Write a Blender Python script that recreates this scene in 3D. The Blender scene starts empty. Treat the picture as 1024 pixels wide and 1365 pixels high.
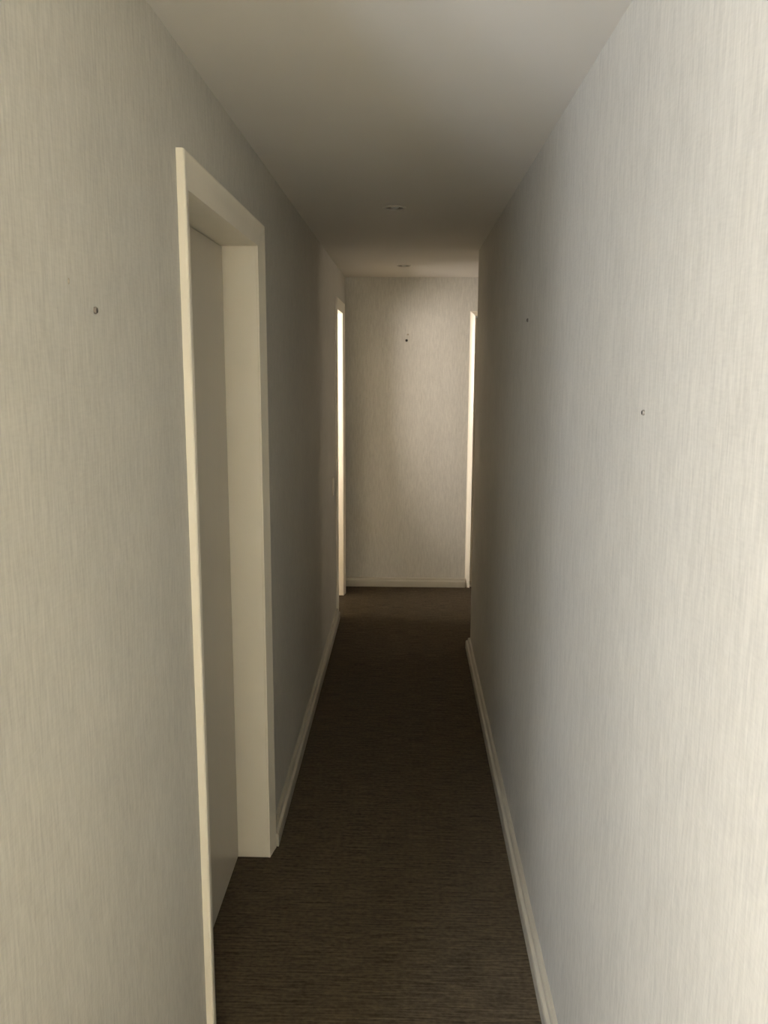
import bpy, bmesh, math, random
from mathutils import Vector, Matrix

random.seed(4)
sc = bpy.context.scene
COL = sc.collection

# ------------------------------------------------------------------ camera
F_PX, PITCH, YAW, ROLL, EYE = 1127.6, 0.1715, -0.0274, 0.0044, 1.72
cam_data = bpy.data.cameras.new('camera')
cam = bpy.data.objects.new('camera', cam_data)
COL.objects.link(cam)
cam_data.sensor_fit = 'VERTICAL'
cam_data.sensor_height = 24.0
cam_data.lens = 24.0 * F_PX / 1365.0
cam_data.clip_start = 0.02
fwd = Vector((math.sin(YAW) * math.cos(PITCH), math.cos(YAW) * math.cos(PITCH), -math.sin(PITCH)))
rt0 = Vector((math.cos(YAW), -math.sin(YAW), 0))
up0 = rt0.cross(fwd)
rt = math.cos(ROLL) * rt0 + math.sin(ROLL) * up0
up = -math.sin(ROLL) * rt0 + math.cos(ROLL) * up0
cam.matrix_world = Matrix(((rt.x, up.x, -fwd.x, 0), (rt.y, up.y, -fwd.y, 0), (rt.z, up.z, -fwd.z, EYE), (0, 0, 0, 1)))
sc.camera = cam

# ------------------------------------------------------------------ world, daylight, exposure
world = bpy.data.worlds.new('sky')
sc.world = world
world.use_nodes = True
bg = world.node_tree.nodes['Background']
bg.inputs[0].default_value = (0.86, 0.93, 1.0, 1)
bg.inputs[1].default_value = 1.0

def daylight(name, loc, aim, sx, sz, power, color):
    """overcast daylight standing right outside a window, the size of its opening"""
    l = bpy.data.lights.new(name, 'AREA')
    l.shape = 'RECTANGLE'; l.size = sx; l.size_y = sz; l.energy = power; l.color = color
    o = bpy.data.objects.new(name, l); COL.objects.link(o)
    o.location = loc
    o.rotation_euler = Vector(aim).to_track_quat('-Z', 'Y').to_euler()
    return o

WIN1 = (-1.46, -0.86, 1.00, 2.20)    # window in the back wall: x0, x1, z0, z1
WIN4 = (-1.25, -0.60, 1.00, 2.10)    # added unseen window in the right wall, fill for the left wall: y0, y1, z0, z1
WIN2 = (3.05, 6.20, 1.25, 2.20)       # washroom window: y0, y1, z0, z1
WIN3 = (5.35, 6.15, 1.30, 2.15)       # window at the end of the side hall
XL, XR = -0.479, 0.3965                # faces of the left and right corridor walls
YB, XL2, XR3 = -1.30, -1.70, 2.40     # the three window wall faces
daylight('daylight_back', ((WIN1[0] + WIN1[1]) / 2, YB - 0.16, (WIN1[2] + WIN1[3]) / 2), (0, 1, 0),
         WIN1[1] - WIN1[0], WIN1[3] - WIN1[2], 250, (0.84, 0.93, 1.12))
daylight('fill_light_right', (XR + 0.28, (WIN4[0] + WIN4[1]) / 2, (WIN4[2] + WIN4[3]) / 2), (-1, 0, 0),
         WIN4[1] - WIN4[0], WIN4[3] - WIN4[2], 720, (0.98, 0.98, 0.93))  # added lamp, brightens the left wall and the near door casing
daylight('daylight_washroom', (XL2 - 0.16, (WIN2[0] + WIN2[1]) / 2, (WIN2[2] + WIN2[3]) / 2), (1, 0, 0),
         WIN2[1] - WIN2[0], WIN2[3] - WIN2[2], 315, (1.0, 0.915, 0.855))
daylight('daylight_side_hall', (XR3 + 0.16, (WIN3[0] + WIN3[1]) / 2, (WIN3[2] + WIN3[3]) / 2), (-1, 0, 0),
         WIN3[1] - WIN3[0], WIN3[3] - WIN3[2], 5, (1.0, 0.84, 0.66))

vs = sc.view_settings
sc.display_settings.display_device = 'sRGB'
vs.view_transform = 'Standard'; vs.look = 'None'; vs.gamma = 1.0; vs.exposure = 0.0
vs.use_curve_mapping = False
sc.cycles.use_denoising = True
sc.cycles.max_bounces = 16
sc.cycles.diffuse_bounces = 10
sc.cycles.transparent_max_bounces = 12

# ------------------------------------------------------------------ materials
def lin(r, g, b):
    f = lambda c: (c / 255 / 12.92) if c / 255 <= 0.04045 else ((c / 255 + 0.055) / 1.055) ** 2.4
    return (f(r), f(g), f(b), 1)

def mat(name, col, rough=0.6, metal=0.0, var=0.0, scale=(1, 1, 1), bump=0.0, bscale=None, spec=0.5):
    m = bpy.data.materials.new(name); m.use_nodes = True
    nt = m.node_tree; b = nt.nodes['Principled BSDF']
    b.inputs['Base Color'].default_value = col
    b.inputs['Roughness'].default_value = rough
    b.inputs['Metallic'].default_value = metal
    b.inputs['Specular IOR Level'].default_value = spec
    tc = nt.nodes.new('ShaderNodeTexCoord')
    def noise(sc_, detail=4):
        mp = nt.nodes.new('ShaderNodeMapping'); mp.inputs['Scale'].default_value = sc_
        nt.links.new(tc.outputs['Object'], mp.inputs['Vector'])
        n = nt.nodes.new('ShaderNodeTexNoise'); n.inputs['Scale'].default_value = 1; n.inputs['Detail'].default_value = detail
        nt.links.new(mp.outputs[0], n.inputs['Vector'])
        return n
    if var:
        n = noise(scale)
        r = nt.nodes.new('ShaderNodeValToRGB')
        r.color_ramp.elements[0].position = 0.3; r.color_ramp.elements[1].position = 0.7
        r.color_ramp.elements[0].color = tuple(c * (1 - var) for c in col[:3]) + (1,)
        r.color_ramp.elements[1].color = tuple(min(1, c * (1 + var)) for c in col[:3]) + (1,)
        nt.links.new(n.outputs['Fac'], r.inputs[0]); nt.links.new(r.outputs[0], b.inputs['Base Color'])
    if bump:
        n2 = noise(bscale or scale)
        bp = nt.nodes.new('ShaderNodeBump'); bp.inputs['Strength'].default_value = bump; bp.inputs['Distance'].default_value = 0.002
        nt.links.new(n2.outputs['Fac'], bp.inputs['Height']); nt.links.new(bp.outputs[0], b.inputs['Normal'])
    return m

def wallpaper(name, col):
    """woven wallpaper: short upright threads, finer cross threads, faint cloudiness"""
    m = bpy.data.materials.new(name); m.use_nodes = True
    nt = m.node_tree; N = nt.nodes; L = nt.links; b = N['Principled BSDF']
    b.inputs['Roughness'].default_value = 0.62
    b.inputs['Specular IOR Level'].default_value = 0.3
    tc = N.new('ShaderNodeTexCoord')
    def noise(s, detail=3, rough=0.6):
        mp = N.new('ShaderNodeMapping'); mp.inputs['Scale'].default_value = s
        L.new(tc.outputs['Object'], mp.inputs['Vector'])
        n = N.new('ShaderNodeTexNoise'); n.inputs['Scale'].default_value = 1
        n.inputs['Detail'].default_value = detail; n.inputs['Roughness'].default_value = rough
        L.new(mp.outputs[0], n.inputs['Vector'])
        return n.outputs['Fac']
    def math_(op, a, c):
        x = N.new('ShaderNodeMath'); x.operation = op
        for i, v in enumerate((a, c)):
            if isinstance(v, (int, float)): x.inputs[i].default_value = v
            else: L.new(v, x.inputs[i])
        return x.outputs[0]
    warp = noise((150, 150, 16)); cross = noise((40, 40, 220)); cloud = noise((3.5, 3.5, 2.0), 5); fine = noise((420, 420, 40), 2)
    s = math_('ADD', math_('MULTIPLY', warp, 0.46), math_('MULTIPLY', cross, 0.16))
    s = math_('ADD', s, math_('MULTIPLY', cloud, 0.18))
    s = math_('ADD', s, math_('MULTIPLY', fine, 0.20))
    r = N.new('ShaderNodeValToRGB')
    e = r.color_ramp.elements
    e[0].position = 0.36; e[0].color = tuple(c * 0.84 for c in col[:3]) + (1,)
    e[1].position = 0.64; e[1].color = tuple(min(1, c * 1.14) for c in col[:3]) + (1,)
    x = e.new(0.5); x.color = col
    L.new(s, r.inputs[0]); L.new(r.outputs[0], b.inputs['Base Color'])
    bp = N.new('ShaderNodeBump'); bp.inputs['Strength'].default_value = 0.25; bp.inputs['Distance'].default_value = 0.0015
    L.new(s, bp.inputs['Height']); L.new(bp.outputs[0], b.inputs['Normal'])
    return m

def carpet_material():
    """dark brown ribbed cord carpet, ribs running across the corridor"""
    m = bpy.data.materials.new('brown_ribbed_carpet'); m.use_nodes = True
    nt = m.node_tree; N = nt.nodes; L = nt.links; b = N['Principled BSDF']
    b.inputs['Roughness'].default_value = 0.95
    b.inputs['Specular IOR Level'].default_value = 0.12
    tc = N.new('ShaderNodeTexCoord')
    def noise(s, detail=3):
        mp = N.new('ShaderNodeMapping'); mp.inputs['Scale'].default_value = s
        L.new(tc.outputs['Object'], mp.inputs['Vector'])
        n = N.new('ShaderNodeTexNoise'); n.inputs['Scale'].default_value = 1; n.inputs['Detail'].default_value = detail
        L.new(mp.outputs[0], n.inputs['Vector'])
        return n.outputs['Fac']
    mixf = N.new('ShaderNodeMath'); mixf.operation = 'MULTIPLY_ADD'; mixf.inputs[1].default_value = 0.6
    rib = noise((9, 150, 1)); blot = noise((60, 90, 1), 4)
    hb = N.new('ShaderNodeMath'); hb.operation = 'MULTIPLY'; hb.inputs[1].default_value = 0.4
    L.new(blot, hb.inputs[0]); L.new(rib, mixf.inputs[0]); L.new(hb.outputs[0], mixf.inputs[2])
    r = N.new('ShaderNodeValToRGB'); e = r.color_ramp.elements
    e[0].position = 0.34; e[0].color = (0.032, 0.0243, 0.0148, 1)
    e[1].position = 0.66; e[1].color = (0.108, 0.082, 0.050, 1)
    L.new(mixf.outputs[0], r.inputs[0]); L.new(r.outputs[0], b.inputs['Base Color'])
    bp = N.new('ShaderNodeBump'); bp.inputs['Strength'].default_value = 0.7; bp.inputs['Distance'].default_value = 0.004
    L.new(mixf.outputs[0], bp.inputs['Height']); L.new(bp.outputs[0], b.inputs['Normal'])
    return m

def glass_material():
    m = bpy.data.materials.new('window_glass'); m.use_nodes = True
    nt = m.node_tree; N = nt.nodes; L = nt.links
    N.remove(N['Principled BSDF'])
    tr = N.new('ShaderNodeBsdfTransparent'); gl = N.new('ShaderNodeBsdfGlossy'); gl.inputs['Roughness'].default_value = 0.02
    mx = N.new('ShaderNodeMixShader'); fr = N.new('ShaderNodeFresnel'); fr.inputs['IOR'].default_value = 1.45
    L.new(fr.outputs[0], mx.inputs[0]); L.new(tr.outputs[0], mx.inputs[1]); L.new(gl.outputs[0], mx.inputs[2])
    L.new(mx.outputs[0], N['Material Output'].inputs[0])
    return m

M = {
    'paper': wallpaper('greige_woven_wallpaper', lin(189, 185, 174)),
    'ceiling': mat('ceiling_paint', lin(205, 200, 190), 0.8, var=0.02, scale=(2, 2, 2), bump=0.05, bscale=(60, 60, 60)),
    'plain': mat('plain_wall_paint', lin(224, 218, 205), 0.8, var=0.02, scale=(2, 2, 2), bump=0.05, bscale=(60, 60, 60)),
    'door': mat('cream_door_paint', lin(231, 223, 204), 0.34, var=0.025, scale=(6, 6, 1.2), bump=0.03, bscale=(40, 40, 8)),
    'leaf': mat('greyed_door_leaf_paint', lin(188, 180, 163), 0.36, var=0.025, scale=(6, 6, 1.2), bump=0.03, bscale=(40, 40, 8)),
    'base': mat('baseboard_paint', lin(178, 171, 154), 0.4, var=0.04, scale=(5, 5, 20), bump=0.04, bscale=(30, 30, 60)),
    'carpet': carpet_material(),
    'metal': mat('brushed_steel', lin(190, 188, 182), 0.3, 1.0, var=0.06, scale=(40, 40, 200)),
    'dark': mat('dark_plug', lin(40, 34, 28), 0.7, var=0.2, scale=(300, 300, 300)),
    'plug': mat('grey_plastic_plug', lin(120, 112, 100), 0.55, var=0.1, scale=(200, 200, 200)),
    'filler': mat('old_filler', lin(160, 152, 136), 0.85, var=0.12, scale=(150, 150, 150)),
    'plastic': mat('ivory_plastic', lin(226, 218, 200), 0.35, var=0.01, scale=(20, 20, 20)),
    'baffle': mat('dark_baffle', lin(105, 99, 88), 0.45, var=0.1, scale=(60, 60, 60)),
    'ring': mat('lamp_trim_ring', lin(178, 172, 160), 0.4, 0.0, var=0.05, scale=(60, 60, 60)),
    'lamp_glass': mat('lamp_face', lin(205, 205, 196), 0.15, var=0.08, scale=(150, 150, 150)),
    'alu': mat('white_window_frame', lin(228, 228, 224), 0.4, var=0.01, scale=(10, 10, 10)),
    'glass': glass_material(),
}

# ------------------------------------------------------------------ mesh helpers
def link(name, bm, m, parent=None, smooth=False):
    me = bpy.data.meshes.new(name)
    bmesh.ops.recalc_face_normals(bm, faces=bm.faces)
    bm.to_mesh(me); bm.free()
    me.materials.append(m)
    if smooth:
        for p in me.polygons: p.use_smooth = True
    o = bpy.data.objects.new(name, me); COL.objects.link(o)
    if parent: o.parent = parent
    return o

def empty(name, loc=(0, 0, 0), rot=(0, 0, 0)):
    o = bpy.data.objects.new(name, None); COL.objects.link(o)
    o.location = loc; o.rotation_euler = rot; o.empty_display_size = 0.05
    return o

def tag(o, label=None, cat=None, group=None, kind=None):
    for k, v in (('label', label), ('category', cat), ('group', group), ('kind', kind)):
        if v: o[k] = v
    return o

def box(bm, x0, x1, y0, y1, z0, z1, bevel=0.0):
    vs_ = [bm.verts.new((x, y, z)) for x in (x0, x1) for y in (y0, y1) for z in (z0, z1)]
    fs = [(0, 1, 3, 2), (4, 6, 7, 5), (0, 4, 5, 1), (2, 3, 7, 6), (0, 2, 6, 4), (1, 5, 7, 3)]
    faces = [bm.faces.new([vs_[i] for i in f]) for f in fs]
    if bevel:
        ed = list({e for f in faces for e in f.edges})
        bmesh.ops.bevel(bm, geom=ed, offset=bevel, segments=2, affect='EDGES', profile=0.5)

def boxes(*bb, bevel=0.0):
    bm = bmesh.new()
    for b in bb: box(bm, *b, bevel=bevel)
    return bm

def loft(bm, rings, close_ends=True):
    """rings: lists of points with equal length, each a closed section"""
    R = [[bm.verts.new(p) for p in ring] for ring in rings]
    n = len(R[0])
    for a, b in zip(R, R[1:]):
        for i in range(n):
            bm.faces.new((a[i], a[(i + 1) % n], b[(i + 1) % n], b[i]))
    if close_ends:
        bm.faces.new(R[0]); bm.faces.new(R[-1][::-1])

def lathe(bm, prof, seg=40, close=False):
    """prof: (radius, z) list turned about z"""
    rings = []
    for r, z in prof:
        if r < 1e-6: rings.append([bm.verts.new((0, 0, z))])
        else: rings.append([bm.verts.new((r * math.cos(2 * math.pi * i / seg), r * math.sin(2 * math.pi * i / seg), z)) for i in range(seg)])
    pairs = list(zip(rings, rings[1:])) + ([(rings[-1], rings[0])] if close else [])
    for a, b in pairs:
        for i in range(seg):
            j = (i + 1) % seg
            if len(a) == 1 and len(b) == 1: continue
            if len(a) == 1: bm.faces.new((a[0], b[i], b[j]))
            elif len(b) == 1: bm.faces.new((a[i], a[j], b[0]))
            else: bm.faces.new((a[i], a[j], b[j], b[i]))

# ------------------------------------------------------------------ dimensions (metres; x right, y down the corridor)
H = 2.368
WT = 0.14                                # wall thickness
YF, YR = 6.498, 5.003                    # far wall face, end of the right wall
YC = 0.45                                # where the left wall starts, behind the frame
HD = 2.087                               # clear height of the doors
LIN = 0.022                              # thickness of the door linings
D1 = (1.886, 2.733)                      # clear openings
D2 = (5.680, 6.205)
D3 = (0.497, 1.217)
XB = -3.40                               # far side of the room behind
RT = 0.12

# ------------------------------------------------------------------ setting
tag(link('floor', boxes((XB - 0.2, XR3 + 0.2, YB - 0.2, 7.6, -0.12, 0)), M['carpet']),
    'dark brown ribbed carpet covering the whole corridor floor', 'floor', kind='structure')

LAMPS = [(-0.022, 1.60), (-0.062, 3.69), (-0.034, 5.758)]
LR = 0.041                               # hole radius
bm = bmesh.new()
def quad(x0, x1, y0, y1):
    bm.faces.new([bm.verts.new((x, y, H)) for x, y in ((x0, y0), (x1, y0), (x1, y1), (x0, y1))])
X0, X1, y = XB - 0.2, XR3 + 0.2, YB - 0.2
for lx, ly in LAMPS:
    q = 0.1
    quad(X0, X1, y, ly - q); quad(X0, lx - q, ly - q, ly + q); quad(lx + q, X1, ly - q, ly + q)
    seg = 32
    inner = [bm.verts.new((lx + LR * math.cos(2 * math.pi * i / seg), ly + LR * math.sin(2 * math.pi * i / seg), H)) for i in range(seg)]
    outer = []
    for i in range(seg):
        c, s = math.cos(2 * math.pi * i / seg), math.sin(2 * math.pi * i / seg)
        k = q / max(abs(c), abs(s)); outer.append(bm.verts.new((lx + k * c, ly + k * s, H)))
    for i in range(seg):
        j = (i + 1) % seg
        bm.faces.new((inner[i], inner[j], outer[j], outer[i]))
    y = ly + q
quad(X0, X1, y, 7.6)
box(bm, X0, X1, YB - 0.2, 7.6, H + 0.14, H + 0.24)
bmesh.ops.remove_doubles(bm, verts=bm.verts, dist=1e-6)
ceil = link('ceiling', bm, M['ceiling'])
tag(ceil, 'plain off-white painted ceiling over the narrow corridor', 'ceiling', kind='structure')
HT = H + 0.14                            # walls run up to the slab

xo = XL - WT
tag(link('wall_left', boxes(
    (xo, XL, YC, D1[0] - LIN, 0, HT), (xo, XL, D1[0] - LIN, D1[1] + LIN, HD + LIN, HT),
    (xo, XL, D1[1] + LIN, D2[0] - LIN, 0, HT), (xo, XL, D2[0] - LIN, D2[1] + LIN, HD + LIN, HT),
    (xo, XL, D2[1] + LIN, YF, 0, HT)), M['paper']),
    'long left corridor wall in woven beige paper, holding the near white door', 'wall', kind='structure')
tag(link('wall_right', boxes(
    (XR, XR + RT, YB - WT, WIN4[0], 0, HT), (XR, XR + RT, WIN4[1], YR, 0, HT),
    (XR, XR + RT, WIN4[0], WIN4[1], 0, WIN4[2]), (XR, XR + RT, WIN4[0], WIN4[1], WIN4[3], HT)), M['paper']),
    'long right corridor wall in pale woven paper, ending at an outer corner', 'wall', kind='structure')
tag(link('wall_far', boxes(
    (XB, D3[0] - LIN, YF, YF + WT, 0, HT), (D3[0] - LIN, D3[1] + LIN, YF, YF + WT, HD + LIN, HT),
    (D3[1] + LIN, XR3 + 0.1, YF, YF + WT, 0, HT)), M['paper']),
    'papered end wall closing the corridor, lit from the left', 'wall', kind='structure')
tag(link('wall_hall_near', boxes((XR + RT, XR3 + 0.1, YR - RT, YR, 0, HT)), M['plain']),
    'side hall wall behind the outer corner of the right wall', 'wall', kind='structure')
tag(link('wall_hall_end', boxes(
    (XR3, XR3 + WT, YR - RT, WIN3[0], 0, HT), (XR3, XR3 + WT, WIN3[1], YF + WT, 0, HT),
    (XR3, XR3 + WT, WIN3[0], WIN3[1], 0, WIN3[2]), (XR3, XR3 + WT, WIN3[0], WIN3[1], WIN3[3], HT)), M['plain']),
    'wall with a window at the end of the side hall', 'wall', kind='structure')
tag(link('wall_washroom_left', boxes(
    (XL2 - WT, XL2, 2.92, WIN2[0], 0, HT), (XL2 - WT, XL2, WIN2[1], YF, 0, HT),
    (XL2 - WT, XL2, WIN2[0], WIN2[1], 0, WIN2[2]), (XL2 - WT, XL2, WIN2[0], WIN2[1], WIN2[3], HT)), M['plain']),
    'window wall of the small room behind the far left doorway', 'wall', kind='structure')
tag(link('wall_washroom_near', boxes((XL2 - WT, xo, 2.80, 2.92, 0, HT)), M['plain']),
    'near partition of the small room behind the far left doorway', 'wall', kind='structure')
tag(link('wall_back', boxes(
    (XB, WIN1[0], YB - WT, YB, 0, HT), (WIN1[1], XR, YB - WT, YB, 0, HT),
    (WIN1[0], WIN1[1], YB - WT, YB, 0, WIN1[2]), (WIN1[0], WIN1[1], YB - WT, YB, WIN1[3], HT)), M['plain']),
    'wall with a broad window behind the camera', 'wall', kind='structure')
tag(link('wall_room_left', boxes((XB - WT, XB, YB - WT, YF + WT, 0, HT)), M['plain']),
    'far side wall of the room behind the camera', 'wall', kind='structure')
tag(link('floor_washroom', boxes((XL2, xo - 0.001, 2.92, YF, 0.0, 0.006)), M['plain']),
    'pale floor of the small room behind the far left doorway', 'floor', kind='structure')
tag(link('light_blocking_wall', boxes((XB, xo, 0.15, 0.30, 1.94, HT), (XB, xo, 0.15, 0.30, 0, 1.08)), M['plain']),  # added out of view to shade the right wall high and low, and the floor
    'added unseen half-height wall and lintel cutting the window light on the right wall', 'wall', kind='structure')
tag(link('wall_room_front', boxes((XB, xo, YC, YC + WT, 0, HT)), M['plain']),
    'wall of the room behind the camera, beside the corridor mouth', 'wall', kind='structure')

# ------------------------------------------------------------------ baseboards
BP = [(0, 0), (0.026, 0), (0.026, 0.043), (0.0235, 0.049), (0.015, 0.052), (0.013, 0.066), (0.009, 0.071), (0, 0.071)]
def baseboard(name, path, label):
    """path: wall-face points; the room lies to the left of the direction of travel"""
    P = [Vector(p) for p in path]; rings = []
    for i, p in enumerate(P):
        d0 = (P[i] - P[i - 1]).normalized() if i else None
        d1 = (P[i + 1] - P[i]).normalized() if i < len(P) - 1 else None
        n0 = Vector((-d0.y, d0.x)) if d0 else None
        n1 = Vector((-d1.y, d1.x)) if d1 else None
        if n0 and n1:
            n = (n0 + n1).normalized(); n /= max(0.2, n.dot(n0))
        else: n = n0 or n1
        rings.append([(p.x + n.x * t, p.y + n.y * t, z) for t, z in BP])
    bm = bmesh.new(); loft(bm, rings)
    return tag(link(name, bm, M['base']), label, 'baseboard', kind='structure')
CW = 0.070                               # casing width
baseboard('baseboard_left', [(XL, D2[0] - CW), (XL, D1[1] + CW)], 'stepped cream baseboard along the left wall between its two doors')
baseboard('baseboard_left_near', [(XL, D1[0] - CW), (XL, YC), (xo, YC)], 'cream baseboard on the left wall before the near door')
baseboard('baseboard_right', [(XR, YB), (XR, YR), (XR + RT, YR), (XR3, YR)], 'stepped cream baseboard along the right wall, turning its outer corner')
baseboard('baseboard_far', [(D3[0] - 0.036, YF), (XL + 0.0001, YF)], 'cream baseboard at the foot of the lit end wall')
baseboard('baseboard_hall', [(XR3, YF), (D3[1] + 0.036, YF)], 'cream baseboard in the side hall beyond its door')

# ------------------------------------------------------------------ doors
def casing_set(parent, to_world, s0, s1, zh, w, t_in, t_out):
    """three mitred architrave lengths; s runs along the wall, t out of it"""
    prof = [(0, 0), (0, t_in), (w * 0.55, t_in + (t_out - t_in) * 0.55), (w - 0.006, t_out), (w - 0.0015, t_out - 0.0012), (w, t_out - 0.004), (w, 0)]
    for side in (0, 1, 2):
        if side == 0: a = [(s0 - u, 0, t) for u, t in prof]; b = [(s0 - u, zh + u, t) for u, t in prof]
        elif side == 1: a = [(s1 + u, 0, t) for u, t in prof]; b = [(s1 + u, zh + u, t) for u, t in prof]
        else: a = [(s0 - u, zh + u, t) for u, t in prof]; b = [(s1 + u, zh + u, t) for u, t in prof]
        bm = bmesh.new(); loft(bm, [[to_world(*p) for p in a], [to_world(*p) for p in b]])
        link('casing', bm, M['door'], parent)

def lining(parent, bx, s0, s1, zh, t0, t1):
    """jambs and head of the door lining; bx maps s,t,z ranges to a box"""
    for r in ((s0 - LIN, s0, t0, t1, 0, zh), (s1, s1 + LIN, t0, t1, 0, zh)):
        link('jamb', boxes(bx(*r), bevel=0.0015), M['door'], parent)
    link('head_jamb', boxes(bx(s0 - LIN, s1 + LIN, t0, t1, zh, zh + LIN), bevel=0.0015), M['door'], parent)

def lever_handle(parent, at, rotz):
    """round rose with a bent lever, built along +y out of the leaf"""
    bm = bmesh.new()
    lathe(bm, [(0, 0), (0.025, 0), (0.025, 0.006), (0.022, 0.009), (0.010, 0.010), (0.010, 0.045), (0, 0.045)], 24)
    bmesh.ops.rotate(bm, verts=bm.verts, cent=(0, 0, 0), matrix=Matrix.Rotation(-math.pi / 2, 3, 'X'))
    box(bm, -0.010, 0.105, 0.038, 0.050, -0.009, 0.009, 0.004)
    box(bm, 0.090, 0.105, 0.026, 0.046, -0.008, 0.008, 0.003)
    o = link('handle', bm, M['metal'], parent)
    o.location = at; o.rotation_euler = (0, 0, rotz)
    return o

def hinge(parent, x, y, z):
    bm = bmesh.new()
    lathe(bm, [(0, -0.04), (0.004, -0.04), (0.0055, -0.037), (0.0055, 0.037), (0.004, 0.04), (0, 0.04)], 12)
    o = link('hinge', bm, M['metal'], parent); o.location = (x, y, z)

# near left door, closed, set back in a deep lining
d1 = tag(empty('door_1', (XL, (D1[0] + D1[1]) / 2, 0)), 'closed cream door set deep in its frame on the near left wall', 'door', kind='structure')
inv = Matrix.Translation(-d1.location)
def keep(o): o.matrix_parent_inverse = inv
before = set(bpy.data.objects)
casing_set(d1, lambda s, z, t: (XL + t, s, z), D1[0], D1[1], HD, CW, 0.006, 0.018)
lining(d1, lambda s0, s1, t0, t1, z0, z1: (XL + t0, XL + t1, s0, s1, z0, z1), D1[0], D1[1], HD, -WT, 0.0)
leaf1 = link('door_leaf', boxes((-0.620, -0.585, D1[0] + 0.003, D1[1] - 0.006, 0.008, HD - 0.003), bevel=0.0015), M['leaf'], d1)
for z in (0.25, 1.05, 1.85): hinge(d1, -0.617, D1[1] - 0.0015, z)
for o in set(bpy.data.objects) - before: keep(o)
h = lever_handle(leaf1, (-0.585, D1[0] + 0.065, 1.03), -math.pi / 2)

# far left doorway, its leaf standing open inside the small room
d2 = tag(empty('door_2', (XL, (D2[0] + D2[1]) / 2, 0)), 'narrow cream doorway at the far end of the left wall, glowing with daylight', 'door', kind='structure')
inv = Matrix.Translation(-d2.location); before = set(bpy.data.objects)
casing_set(d2, lambda s, z, t: (XL + t, s, z), D2[0], D2[1], HD, CW, 0.006, 0.018)
lining(d2, lambda s0, s1, t0, t1, z0, z1: (XL + t0, XL + t1, s0, s1, z0, z1), D2[0], D2[1], HD, -WT, 0.0)
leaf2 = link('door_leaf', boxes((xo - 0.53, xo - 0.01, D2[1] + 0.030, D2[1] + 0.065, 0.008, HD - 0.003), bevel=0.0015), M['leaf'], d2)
for o in set(bpy.data.objects) - before: keep(o)
lever_handle(leaf2, (xo - 0.47, D2[1] + 0.030, 1.03), math.pi)

# door in the end wall, mostly hidden by the corner of the right wall
d3 = tag(empty('door_3', ((D3[0] + D3[1]) / 2, YF, 0)), 'cream door on the end wall, half hidden behind the right wall corner', 'door', kind='structure')
inv = Matrix.Translation(-d3.location); before = set(bpy.data.objects)
casing_set(d3, lambda s, z, t: (s, YF - t, z), D3[0], D3[1], HD, 0.036, 0.030, 0.006)
lining(d3, lambda s0, s1, t0, t1, z0, z1: (s0, s1, YF - t1, YF - t0, z0, z1), D3[0], D3[1], HD, -WT, 0.0)
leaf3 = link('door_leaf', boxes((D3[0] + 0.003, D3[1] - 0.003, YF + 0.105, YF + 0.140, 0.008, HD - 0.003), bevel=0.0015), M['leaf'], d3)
link('threshold', boxes((D3[0], D3[1], YF - 0.004, YF + 0.104, 0, 0.022), bevel=0.003), M['base'], d3)
for o in set(bpy.data.objects) - before: keep(o)
lever_handle(leaf3, (D3[1] - 0.065, YF + 0.105, 1.03), math.pi)

# ------------------------------------------------------------------ windows (out of frame, the sources of the daylight; the one in the right wall is added fill)
def window(name, label, bx, s0, s1, z0, z1, cols):
    w = tag(link(name, boxes(bx(s0, s1, 0.03, 0.10, z0, z0 + 0.05), bx(s0, s1, 0.03, 0.10, z1 - 0.05, z1),
                             bx(s0, s0 + 0.05, 0.03, 0.10, z0 + 0.05, z1 - 0.05), bx(s1 - 0.05, s1, 0.03, 0.10, z0 + 0.05, z1 - 0.05)), M['alu']),
            label, 'window', kind='structure')
    for k in range(1, cols):
        s = s0 + (s1 - s0) * k / cols
        link('mullion', boxes(bx(s - 0.02, s + 0.02, 0.035, 0.095, z0 + 0.05, z1 - 0.05)), M['alu'], w)
    for k in range(cols):
        a = s0 + (s1 - s0) * k / cols + (0.05 if k == 0 else 0.02); b = s0 + (s1 - s0) * (k + 1) / cols - (0.05 if k == cols - 1 else 0.02)
        link('pane', boxes(bx(a, b, 0.062, 0.068, z0 + 0.05, z1 - 0.05)), M['glass'], w)
    link('window_sill', boxes(bx(s0 - 0.04, s1 + 0.04, -0.03, 0.03, z0 - 0.03, z0)), M['base'], w)
window('window_1', 'broad white-framed window behind the camera', lambda s0, s1, t0, t1, z0, z1: (s0, s1, YB - t1, YB - t0, z0, z1), *WIN1, 2)
window('fill_window_right', 'added unseen white-framed window in the right wall, brightening the left wall', lambda s0, s1, t0, t1, z0, z1: (XR + t0, XR + t1, s0, s1, z0, z1), *WIN4, 1)
window('window_2', 'white-framed window of the small room behind the far left doorway', lambda s0, s1, t0, t1, z0, z1: (XL2 - t1, XL2 - t0, s0, s1, z0, z1), *WIN2, 2)
window('window_3', 'white-framed window at the end of the side hall', lambda s0, s1, t0, t1, z0, z1: (XR3 + t0, XR3 + t1, s0, s1, z0, z1), *WIN3, 1)

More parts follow.
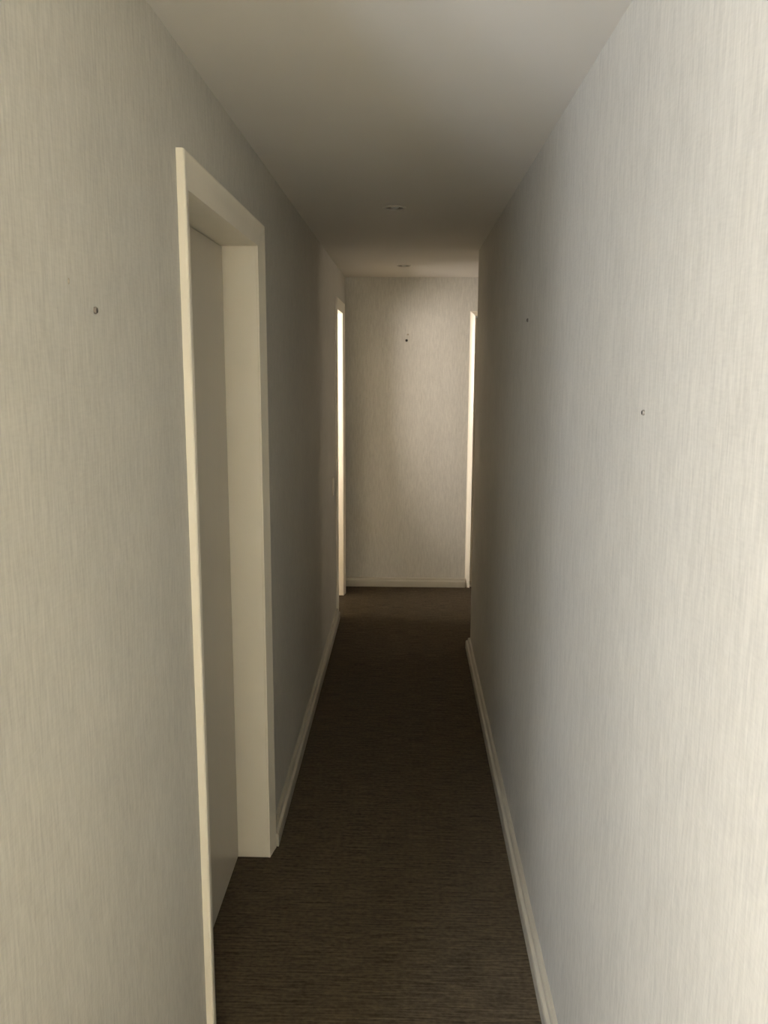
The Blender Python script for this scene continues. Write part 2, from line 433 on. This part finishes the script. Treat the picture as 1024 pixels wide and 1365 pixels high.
# ------------------------------------------------------------------ recessed ceiling lamps, switched off
def downlight(x, y, label):
    t = tag(empty('recessed_downlight', (x, y, H)), label, 'ceiling lamp', 'small recessed lamps along the corridor ceiling')
    bm = bmesh.new()
    lathe(bm, [(0.0385, 0.0), (0.0385, -0.003), (0.041, -0.0045), (0.045, -0.004), (0.047, -0.001), (0.047, 0.0), (0.0395, 0.0005)], 40, True)
    link('trim_ring', bm, M['ring'], t, True)
    bm = bmesh.new(); lathe(bm, [(0.0385, 0.0), (0.036, 0.018), (0.033, 0.030), (0.033, 0.09), (0, 0.09)], 40)
    link('baffle', bm, M['baffle'], t, True)
    bm = bmesh.new(); lathe(bm, [(0, -0.005), (0.008, -0.0045), (0.016, -0.001), (0.0205, 0.005), (0.022, 0.014), (0.020, 0.05), (0.009, 0.075), (0, 0.075)], 32)
    link('bulb', bm, M['lamp_glass'], t, True)
    return t
downlight(*LAMPS[0], 'small round recessed lamp nearest the camera, cut by the top edge')
downlight(*LAMPS[1], 'small round recessed lamp in the dark middle of the ceiling, bulb glinting')
downlight(*LAMPS[2], 'small round recessed lamp in the lit ceiling close to the end wall')

# ------------------------------------------------------------------ light switch on the left wall before the far doorway
sw = tag(empty('light_switch', (XL, 5.36, 0.955), (0, math.pi / 2, 0)), 'slim ivory light switch plate on the left wall before the far doorway', 'light switch')
link('plate', boxes((-0.059, 0.059, -0.037, 0.037, 0, 0.007), bevel=0.002), M['plastic'], sw)
for k in (-1, 1):
    link('rocker', boxes((k * 0.017 - 0.015, k * 0.017 + 0.015, -0.012, 0.012, 0.006, 0.011), bevel=0.0015), M['plastic'], sw)
for k in (-1, 1):
    bm = bmesh.new(); lathe(bm, [(0.0028, 0.0065), (0.0028, 0.0078), (0, 0.0085)], 12)
    o = link('screw', bm, M['metal'], sw); o.location.x = k * 0.047

# ------------------------------------------------------------------ plugs and nails left in the walls
def wall_plug(loc, rot, r, label, proud=0.004, nail=True):
    t = tag(empty('wall_plug', loc, rot), label, 'wall plug', 'picture fixings left in the corridor walls')
    bm = bmesh.new(); lathe(bm, [(r * 0.45, -0.004), (r * 0.45, proud * 0.5), (r * 0.8, proud), (r, proud * 0.6), (r, -0.004)], 18)
    link('collar', bm, M['plug'], t, True)
    bm = bmesh.new(); lathe(bm, [(0, proud * 1.3), (r * 0.5, proud * 1.15), (r * 0.72, proud * 1.0), (r * 0.72, -0.004)], 14)
    link('screw', bm, M['dark'], t, True)
    return t
def filler_spot(loc, rot, r, label):
    bm = bmesh.new()
    seg = 18; c = bm.verts.new((0, 0, 0.0012)); ring = []
    for i in range(seg):
        a = 2 * math.pi * i / seg; k = r * (0.8 + 0.35 * random.random())
        ring.append(bm.verts.new((k * math.cos(a), k * 0.8 * math.sin(a), -0.0002)))
    for i in range(seg): bm.faces.new((c, ring[i], ring[(i + 1) % seg]))
    o = link('filler_spot', bm, M['filler']); o.location = loc; o.rotation_euler = rot
    return tag(o, label, 'filled hole')
RL, RR, RF = (0, math.pi / 2, 0), (0, -math.pi / 2, 0), (math.pi / 2, 0, 0)
wall_plug((XL, 1.311, 1.801), RL, 0.0055, 'dark screw plug on the bright near left wall, left of the door')
filler_spot((XL, 1.216, 1.835), RL, 0.0055, 'faint filled hole on the left wall just above the dark screw plug')
wall_plug((XR, 1.438, 1.644), RR, 0.0046, 'dark plug on the brightly lit near part of the right wall')
wall_plug((XR, 2.888, 1.870), RR, 0.0060, 'dark plug on the right wall where light fades into shadow')
wall_plug((-0.014, YF, 1.906), RF, 0.0100, 'small plug high on the lit end wall')
filler_spot((-0.004, YF, 1.950), RF, 0.010, 'pale filled hole on the end wall just above its plug')
